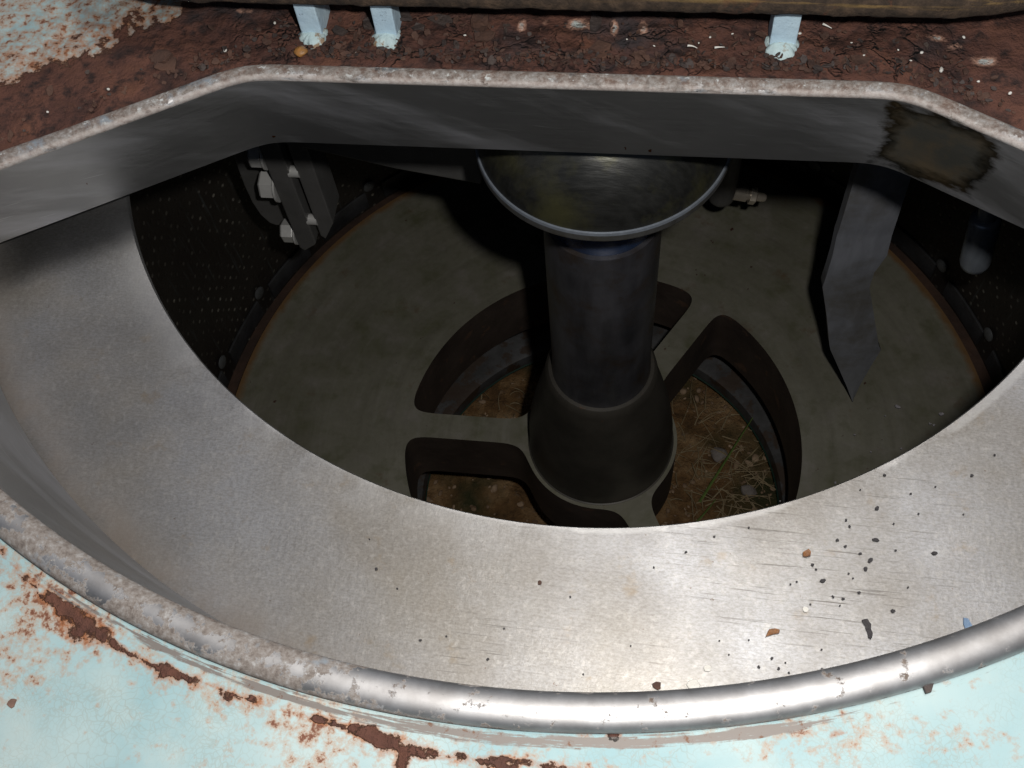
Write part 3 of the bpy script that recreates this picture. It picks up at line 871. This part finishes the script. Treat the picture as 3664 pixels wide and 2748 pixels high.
def hexbolt(x, y, z, r, ln, ph):
    m = MB(); m.revolve((x, y, z), (x - 1, y, z), [(0, r), (ln * .86, r), (ln, r * .86)], 6, phase=ph)
    o = m.build('bolt', M['bolt'], brk, bevel=.001)
    m = MB(); m.revolve((x + .011, y, z), (x - 1, y, z), [(0, r * 1.16), (.006, r * 1.16), (.007, r * 1.1)], 36)
    m.build('washer', M['bolt'], o, smooth=40)
hexbolt(-.951, .235, -.575, .036, .038, .25)
hexbolt(-.951, .235, -.705, .043, .042, .62)
hexbolt(-.951, .235, -.925, .036, .038, .1)
for z in (-.617, -.835):
    m = MB(); m.revolve((-.884, .215, z), (0, .215, z), [(0, .017), (.03, .017)], 20); m.build('spacer', M['bolt'], brk, smooth=40)
m = MB(); m.prism_y([(-.80, .20), (-.80, -.462), (-.56, -.535), (-.335, -.585), (-.335, .20)], .17, .20)
m.build('arm', M['bracket'], brk, bevel=.005)

# ------------------------------------------------------------------ probe rod, spray nozzle
rod = thing('probe_rod', (.86, .2, .2), 'shiny round-ended steel rod hanging at the right inside the basket', 'rod')
p0 = Vector((.862, .2, .20)); p1 = Vector((1.030, .2, -.895)); L = (p1 - p0).length
m = MB(); m.revolve(p0, p1, [(0, .024), (L - .22, .024)], 28); m.build('stem', M['rod'], rod, smooth=40)
m = MB(); m.revolve(p0, p1, [(L - .225, .03), (L - .215, .040), (L - .03, .0415), (L - .012, .038), (L - .003, .028), (L, .012)], 36); m.build('tip', M['rod'], rod, smooth=50)
noz = thing('spray_nozzle', (.366, .75, .2), 'grey wash pipe with a small metal spray nozzle on its end, behind the round disc', 'nozzle')
m = MB(); m.revolve((.366, .75, .20), (.366, .75, -2), [(0, .048), (1.50, .048), (1.525, .044), (1.545, .03), (1.552, .01)], 36); m.build('pipe', M['bracket'], noz, smooth=50)
m = MB(); m.revolve((.405, .74, -1.285), (.53, .74, -1.312), [(0, .026), (.045, .026), (.047, .018), (.056, .018)], 28); m.build('body', M['brass'], noz, smooth=40)
m = MB(); m.revolve((.4595, .74, -1.297), (.585, .74, -1.324), [(0, .031), (.020, .031), (.024, .026)], 6); m.build('nut', M['brass'], noz, bevel=.001)
m = MB(); m.revolve((.483, .74, -1.302), (.61, .74, -1.329), [(0, .016), (.025, .0155), (.034, .011)], 24); m.build('tip', M['brass'], noz, smooth=40)

# ------------------------------------------------------------------ ground beneath
ZG = -2.42
m = MB()
xs = list(np.linspace(-1.0, 1.0, 120)); 
rowsg = []
for x in xs:
    rowsg.append([(x, y, ZG + .02 * fbm(x * 4, y * 4, 1) + .010 * fbm(x * 17, y * 17, 2)) for y in xs])
m.grid(rowsg)
E = 60.0
rim_ = [(-1, -1), (1, -1), (1, 1), (-1, 1)]
g = m.build('earth_bed', M['ground'], None, smooth=60); tag(g, 'bare brown earth showing through the slots of the basket floor', 'earth', kind='structure')
m = MB()
m.add([(-E, -E, ZG - .05), (E, -E, ZG - .05), (E, E, ZG - .05), (-E, E, ZG - .05)], [(0, 1, 2, 3)])
g = m.build('ground', M['ground'], None); tag(g, 'bare earth ground under the machine', 'ground', kind='structure')

def pebble(m, x, y, z, r, mi=0):
    n = 7; rows = []
    ph = rnd.uniform(0, 6.28); sq = rnd.uniform(.5, .8); el = rnd.uniform(.7, 1.4)
    seed = rnd.uniform(0, 50)
    for i in range(n + 1):
        t = math.pi * i / n
        row = []
        for k in range(9):
            a = 2 * math.pi * k / 9
            p = Vector((math.sin(t) * math.cos(a), math.sin(t) * math.sin(a), math.cos(t)))
            q = 1 + .3 * mnoise.noise(p * 1.3 + Vector((seed, 0, 0)))
            xx, yy = p.x * q * el, p.y * q / el
            row.append((x + r * (xx * math.cos(ph) - yy * math.sin(ph)), y + r * (xx * math.sin(ph) + yy * math.cos(ph)), z + r * sq * p.z * q))
        rows.append(row)
    m.grid(rows, closed_v=True)
m = MB()
for _ in range(900):
    a = rnd.uniform(0, 6.28); r = .75 * math.sqrt(rnd.random())
    pebble(m, r * math.cos(a), r * math.sin(a), ZG + rnd.uniform(-.005, .012), rnd.choice((.004, .005, .006, .007, .009, .014)) * rnd.uniform(.7, 1.3))
tag(m.build('pebbles', M['pebble'], None, smooth=60), 'small brown pebbles and crumbs strewn over the earth below the slots', 'pebbles', kind='stuff')
def blade_of(m, p, q, w, lift, n=8):
    p, q = Vector(p), Vector(q); s = (q - p).cross(Vector((0, 0, 1))).normalized()
    bend = s * rnd.uniform(-.25, .25) * (q - p).length
    rows = []
    for i in range(n + 1):
        t = i / n; c = p.lerp(q, t) + Vector((0, 0, lift * 4 * t * (1 - t))) + bend * (t * (1 - t) * 1.5)
        ww = w * (1 - .7 * t)
        rows.append([tuple(c - s * ww), tuple(c + Vector((0, 0, ww * 1.2))), tuple(c + s * ww), tuple(c - Vector((0, 0, ww * .8)))])
    m.grid(rows, closed_v=True)
m = MB()
for _ in range(260):
    x, y = rnd.gauss(.52, .16), rnd.gauss(.15, .2)
    if rnd.random() < .22: x, y = rnd.gauss(-.35, .15), rnd.gauss(.35, .12)
    a = rnd.gauss(-.4, 1.0); l = rnd.uniform(.03, .16)
    blade_of(m, (x, y, ZG + rnd.uniform(.01, .03)), (x + l * math.cos(a), y + l * math.sin(a), ZG + rnd.uniform(.01, .05)), rnd.uniform(.0018, .0035), rnd.uniform(0, .02))
tag(m.build('dry_grass', M['straw'], None), 'dry straw lying on the earth below the right-hand slot', 'dry grass', kind='stuff')
m = MB(); blade_of(m, (.40, .05, ZG + .02), (.60, .40, ZG + .12), .006, .03, 14)
tag(m.build('grass_stem', M['green'], None, smooth=60), 'long green grass stem leaning across the right-hand slot', 'grass stem')
m = MB(); blade_of(m, (.34, -.10, ZG + .02), (.46, .05, ZG + .06), .006, .02, 14)
tag(m.build('grass_stem', M['green'], None, smooth=60), 'short green grass stem close beside the dark hub', 'grass stem')
m = MB(); pebble(m, .593, .113, ZG + .02, .030)
tag(m.build('stone', M['stone'], None, smooth=60), 'flat pale stone on the earth at the front of the right-hand slot', 'stone')
m = MB(); pebble(m, .475, .27, ZG + .012, .034)
tag(m.build('stone', M['stone'], None, smooth=60), 'greyish stone on the earth beneath the green grass stem', 'stone')

# ------------------------------------------------------------------ loose flakes
def flake_mesh(name, pts, th, mat, curl=0.0, k=.55):
    pts = [(x * k, y * k) for x, y in pts]; th = th * .7
    """pts: outline around 0,0 in units; a curled chip with thickness"""
    m = MB(); n = len(pts)
    def zc(x, y): return curl * (x * x + y * y) / .0004
    c0 = (0, 0, th + .0)
    v = [(x, y, zc(x, y)) for x, y in pts] + [(x * .93, y * .93, th + zc(x, y)) for x, y in pts] + [(0, 0, th), (0, 0, 0)]
    f = [(i, (i + 1) % n, (i + 1) % n + n, i + n) for i in range(n)]
    f += [(i + n, (i + 1) % n + n, 2 * n) for i in range(n)] + [((i + 1) % n, i, 2 * n + 1) for i in range(n)]
    m.add(v, f)
    o = m.build(name, mat, None)
    return o
def irregular(r, n=11, rough=.35, el=1.0):
    ph = rnd.uniform(0, 6.28)
    return [(r * el * (1 + rough * rnd.uniform(-1, 1)) * math.cos(2 * math.pi * k / n), r / el * (1 + rough * rnd.uniform(-1, 1)) * math.sin(2 * math.pi * k / n)) for k in range(n)]
def put(o, x, y, z, rz=0.0):
    o.location = Vector((x, y, z)) * S; o.rotation_euler = (0, 0, rz); return o

ZR = .0012
o = put(flake_mesh('paint_flake', [(-.006, .026), (.004, .028), (.008, .020), (.013, .014), (.012, 0), (.016, -.012), (.013, -.024), (.009, -.031), (.003, -.026), (.001, -.012), (-.004, 0), (-.003, .012), (-.012, .018), (-.013, .023)], .002, M['chipdark'], .002), .479, -1.131, ZR)
tag(o, 'large ragged black flake lying on the right part of the grey steel lip', 'flake')
o = put(flake_mesh('seed_husk', [(-.022, -.012), (-.008, .010), (.010, .012), (.022, .006), (.018, -.004), (0, -.006)], .003, M['leaf'], .004), .336, -1.150, ZR, .15)
tag(o, 'amber winged husk on the steel lip, left of the large black flake', 'husk')
o = put(flake_mesh('seed_husk', [(-.014, -.006), (-.010, .006), (0, .010), (.010, .012), (.014, .002), (.008, -.010), (-.006, -.010)], .005, M['leaf'], .003), .391, -1.017, ZR, .3)
tag(o, 'small reddish brown husk lying alone on the steel lip above the black flake', 'husk')
o = put(flake_mesh('paint_chip', irregular(.0085, 12, .12), .002, M['white']), .387, -1.109, ZR)
tag(o, 'tiny round cream chip between the two amber husks', 'paint chip')
o = put(flake_mesh('paint_chip', irregular(.017, 12, .2), .002, M['white']), .217, -1.241, ZR)
tag(o, 'largest white chip on the bright part of the steel lip next to the rim', 'paint chip')
o = put(flake_mesh('paint_chip', irregular(.010, 11, .2), .002, M['white']), .238, -1.214, ZR)
tag(o, 'smaller white chip just above the largest white chip', 'paint chip')
o = put(flake_mesh('rust_flake', irregular(.012, 9, .3), .003, M['flake'], .002), .163, -1.247, ZR)
tag(o, 'dark red rust flake on the bright part of the lip, left of the white chips', 'flake')
o = put(flake_mesh('paint_chip', [(-.010, -.022), (.008, -.024), (.012, -.008), (.006, .018), (-.006, .022), (-.012, .004)], .002, M['bluechip']), .631, -1.112, ZR, .2)
tag(o, 'pale blue paint chip on the steel lip by the rim at the far right', 'paint chip')
o = put(flake_mesh('rust_flake', irregular(.0065, 8, .3), .003, M['flake']), -.031, -1.101, ZR)
tag(o, 'single orange brown crumb in the middle of the steel lip', 'flake')
# black crumbs
protos = [flake_mesh('black_crumb', irregular(rr, 8, .3, rnd.uniform(.8, 1.25)), .003, M['chipdark']) for rr in (.0032, .0042, .0055, .0076)]
spots = []
src = [(2022,975,3),(1990,1000,2),(2085,1005,2),(2128,985,3),(2115,1010,2),(2140,1080,2),(1850,1182,2),(1868,1195,1),(1905,1252,3),(1930,1200,2),(1740,1258,2),(1800,1260,2),(1862,1262,2)]
from_px = [(.549,-.741,3),(.527,-.760,1),(.60,-.77,2),(.62,-.75,3),(.606,-.772,2),(.55,-.82,1),(.50,-.83,1),(.475,-.80,1),(.52,-.87,2),(.44,-.89,2),(.505,-.93,3),(.455,-.955,2),(.46,-.965,2),(.50,-.985,3),(.44,-.99,2),(.452,-1.0,2),(.475,-1.01,2),(.49,-1.02,3),(.482,-1.035,3),(.40,-1.035,2),(.405,-1.042,1),(.415,-1.06,3),(.455,-1.045,1),(.462,-1.052,1),(.43,-1.085,2),(.445,-1.087,2),(.47,-1.075,2),(.44,-1.098,1),(.395,-1.10,1),(.52,-1.10,3),(.59,-1.0,3),(.545,-1.06,1),(.53,-1.0,1),(.375,-1.065,0),(.365,-1.07,0),(.41,-1.17,1),(.335,-1.19,2),(.315,-1.205,2),(.355,-1.195,1),(.345,-1.205,2),(.36,-1.21,1),(.41,-1.20,2),(.402,-1.204,1),(.345,-1.23,2),(.30,-1.165,1),(.27,-1.19,1),(.255,-1.17,0),(.15,-1.06,1),(.20,-1.03,2),(.245,-1.0,1),(.02,-1.12,1),(-.08,-1.18,1),(-.26,-1.13,1),(-.30,-1.10,2),(-.32,-1.05,1),(.30,-.98,1),(.56,-.90,1),(.57,-.935,1),(.60,-.885,1),(.64,-.93,1),(.66,-.86,2),(.70,-.82,1),(.35,-.93,0),(.48,-.90,0),(.53,-.955,1),(-.10,-1.23,2),(.05,-1.24,1),(-.21,-1.21,2),(-.17,-1.2,1),(.12,-1.19,1)]
for i, (x, y, k) in enumerate(from_px):
    k = max(0, k - 1) if k < 3 else 3
    if k < 3 and rnd.random() < .4: k += 0
    base = protos[k]
    o = base.copy(); COL.objects.link(o)
    put(o, x, y, ZR, rnd.uniform(0, 6.28)); o.scale = (1, rnd.uniform(.7, 1.2), 1)
    if k == 3: lab = 'black crumb, one of the largest specks scattered over the steel lip'
    else: lab = 'tiny black crumb scattered on the grey steel lip of the basket'
    tag(o, lab, 'crumb', 'black crumbs scattered on the steel lip' if k < 3 else 'largest black crumbs on the steel lip')
for p in protos: bpy.data.objects.remove(p)
# flakes on the turquoise front
def zc(x, y): return ZT - .010
for (x, y, pts, lab) in ((-.556, -1.384, irregular(.014, 12, .28, 1.0), 'left one of two brown flakes stuck on the turquoise paint at the front left'),
                         (-.450, -1.400, [(-.010, .018), (.004, .022), (.014, .010), (.008, .002), (.015, -.010), (.006, -.022), (-.006, -.020), (-.014, -.006), (-.006, .004)], 'two-lobed brown flake, larger and right of the pair on the turquoise paint'),
                         (-.717, -1.400, irregular(.008, 9, .25), 'small dark brown flake near the left edge on the turquoise paint')):
    tag(put(flake_mesh('brown_flake', pts, .003, M['chipbrown'], 0, .85), x, y, zc(x, y)), lab, 'flake')
o = put(flake_mesh('rust_flake', [(-.012, .010), (.012, .010), (.006, -.008), (-.004, -.012)],   .006, M['slate'], 0, .7), .497, -1.272, ZT + .004)
tag(o, 'dark flake wedged under the rim at the front right', 'flake')
# snail shell
m = MB(); pebble(m, 0, 0, 0, .013)
o = m.build('snail_shell', M['shell'], None, smooth=60); put(o, -.552, -.196, ZT + .010)
tag(o, 'tiny round amber snail shell below the leftmost post', 'snail shell')

# loose scale lying along the far rim: far too many to count
m = MB(); m2 = MB()
def scale_piece(mm, x, y, z, r, tilt):
    n = rnd.randint(6, 9); ph = rnd.uniform(0, 6.28)
    ax = Vector((rnd.uniform(-1, 1), rnd.uniform(-1, 1), 0)).normalized()
    R_ = Matrix.Rotation(tilt, 3, ax); el = rnd.uniform(.7, 1.35)
    top_ = []; bot = []; th = r * rnd.uniform(.12, .3)
    for k in range(n):
        a = 2 * math.pi * k / n + ph; q = r * rnd.uniform(.65, 1.2)
        p = Vector((q * el * math.cos(a), q / el * math.sin(a), rnd.uniform(-.15, .15) * r))
        u = R_ @ (p + Vector((0, 0, th))); w = R_ @ p
        top_.append((x + u.x, y + u.y, z + u.z)); bot.append((x + w.x, y + w.y, z + w.z))
    f = [tuple(range(n)), tuple(range(2 * n - 1, n - 1, -1))] + [(i, i + n, (i + 1) % n + n, (i + 1) % n) for i in range(n)]
    mm.add(top_ + bot, f)
bi = [i for i in range(NO) if OUT[i, 1] > -.62]
for _ in range(2000):
    i = rnd.choice(bi); d = .032 + abs(rnd.gauss(0, .022))
    if rnd.random() < .35: d = rnd.uniform(.03, .14)
    x, y = OUT[i] + NRM[i] * d
    if x < -.75 and rnd.random() < .8: continue
    if x > .65 and rnd.random() < .7: continue
    scale_piece(m if rnd.random() < .7 else m2, x, y, ZT + rnd.uniform(.0, .008), rnd.choice((.0025, .003, .004, .005, .007)) * rnd.uniform(.7, 1.2), rnd.uniform(0, .9))
for _ in range(22):
    i = rnd.choice(bi); d = rnd.uniform(.06, .16); x, y = OUT[i] + NRM[i] * d
    if not (-.85 < x < .62): continue
    scale_piece(m2 if rnd.random() < .5 else m, x, y, ZT + .002, rnd.uniform(.012, .024), rnd.uniform(0, .18))
tag(m.build('rust_crumbs', M['flake'], None), 'brown rust crumbs heaped behind the far rim', 'rust crumbs', kind='stuff')
tag(m2.build('rust_scale', M['slate'], None), 'dark slate-coloured rust scale lying among the brown crumbs behind the far rim', 'rust scale', kind='stuff')
# white specks on the rusty plate
m = MB()
for x, y, r in ((.57, -.155, .005), (.53, -.150, .003), (.60, -.195, .008), (.645, -.115, .005), (.66, -.22, .004), (.71, -.245, .005), (.45, -.135, .003), (.47, -.165, .0035), (.36, -.115, .005), (.20, -.13, .004), (.24, -.12, .003), (.18, -.145, .003), (-.25, -.14, .004), (-.70, -.195, .006), (-.90, -.30, .005), (-1.0, -.36, .004), (.05, -.14, .003), (.10, -.155, .003), (.55, -.175, .003), (-.62, -.12, .005), (-.45, -.19, .003)):
    pebble(m, x, y, ZT + .005, r * .62)
for (x, y, a) in ((.40, -.098, -.6), (.208, -.163, .1), (.16, -.16, -.3)):
    blade_of(m, (x, y, ZT + .012), (x + .018 * math.cos(a), y + .018 * math.sin(a), ZT + .012), .0022, .001)
tag(m.build('white_specks', M['white'], None, smooth=60), 'white specks and droppings dotted over the rusted plate', 'white specks', kind='stuff')

# ------------------------------------------------------------------ camera
cam_d = bpy.data.cameras.new('camera'); cam_o = bpy.data.objects.new('camera', cam_d); COL.objects.link(cam_o)
Rm = Matrix(((0.99199801, 0.105688, -0.06906516), (-0.06040076, 0.87764798, 0.47548478), (0.11086793, -0.46750837, 0.87700868)))
Cc = Vector((0.09568617, -1.62599068, 1.65971851))
cam_o.matrix_world = Matrix.Translation(Cc * S) @ Rm.transposed().to_4x4()
cam_d.sensor_width = 36; cam_d.lens = 2301.32 / 2212 * 36
cam_d.clip_start = .01; cam_d.clip_end = 200
scene.camera = cam_o

# ------------------------------------------------------------------ light: open sky plus the camera's own flash
w = bpy.data.worlds.new('World'); scene.world = w; w.use_nodes = True
nt = w.node_tree; nt.nodes.clear()
sky = nt.nodes.new('ShaderNodeTexSky'); sky.sky_type = 'NISHITA'; sky.sun_disc = False
EL, AZ = math.radians(74), math.radians(17)
sky.sun_elevation = EL; sky.sun_rotation = AZ; sky.dust_density = 3.0; sky.air_density = 1.2
bg = nt.nodes.new('ShaderNodeBackground'); bg.inputs[1].default_value = .05
wo = nt.nodes.new('ShaderNodeOutputWorld')
hs = nt.nodes.new('ShaderNodeHueSaturation'); hs.inputs['Saturation'].default_value = .8   # overcast
nt.links.new(sky.outputs[0], hs.inputs['Color']); nt.links.new(hs.outputs[0], bg.inputs[0]); nt.links.new(bg.outputs[0], wo.inputs[0])
sl = bpy.data.lights.new('sun', 'SUN'); sl.energy = .9; sl.angle = math.radians(12); sl.color = (1, .95, .88)
so = bpy.data.objects.new('sun', sl); COL.objects.link(so)
dirv = Vector((math.sin(AZ) * math.cos(EL), math.cos(AZ) * math.cos(EL), math.sin(EL)))
so.rotation_euler = dirv.to_track_quat('Z', 'Y').to_euler()
fl = bpy.data.lights.new('camera_flash', 'POINT'); fl.energy = 12.5; fl.shadow_soft_size = .010; fl.color = (1, .97, .93)
fo = bpy.data.objects.new('camera_flash', fl); COL.objects.link(fo)
fo.location = (Cc + Rm.transposed() @ Vector((.20, .15, 0))) * S

vs = scene.view_settings
vs.view_transform = 'Standard'; vs.look = 'None'; vs.exposure = -0.4; vs.gamma = 1.0; vs.use_curve_mapping = False
scene.cycles.use_denoising = True
scene.cycles.max_bounces = 8
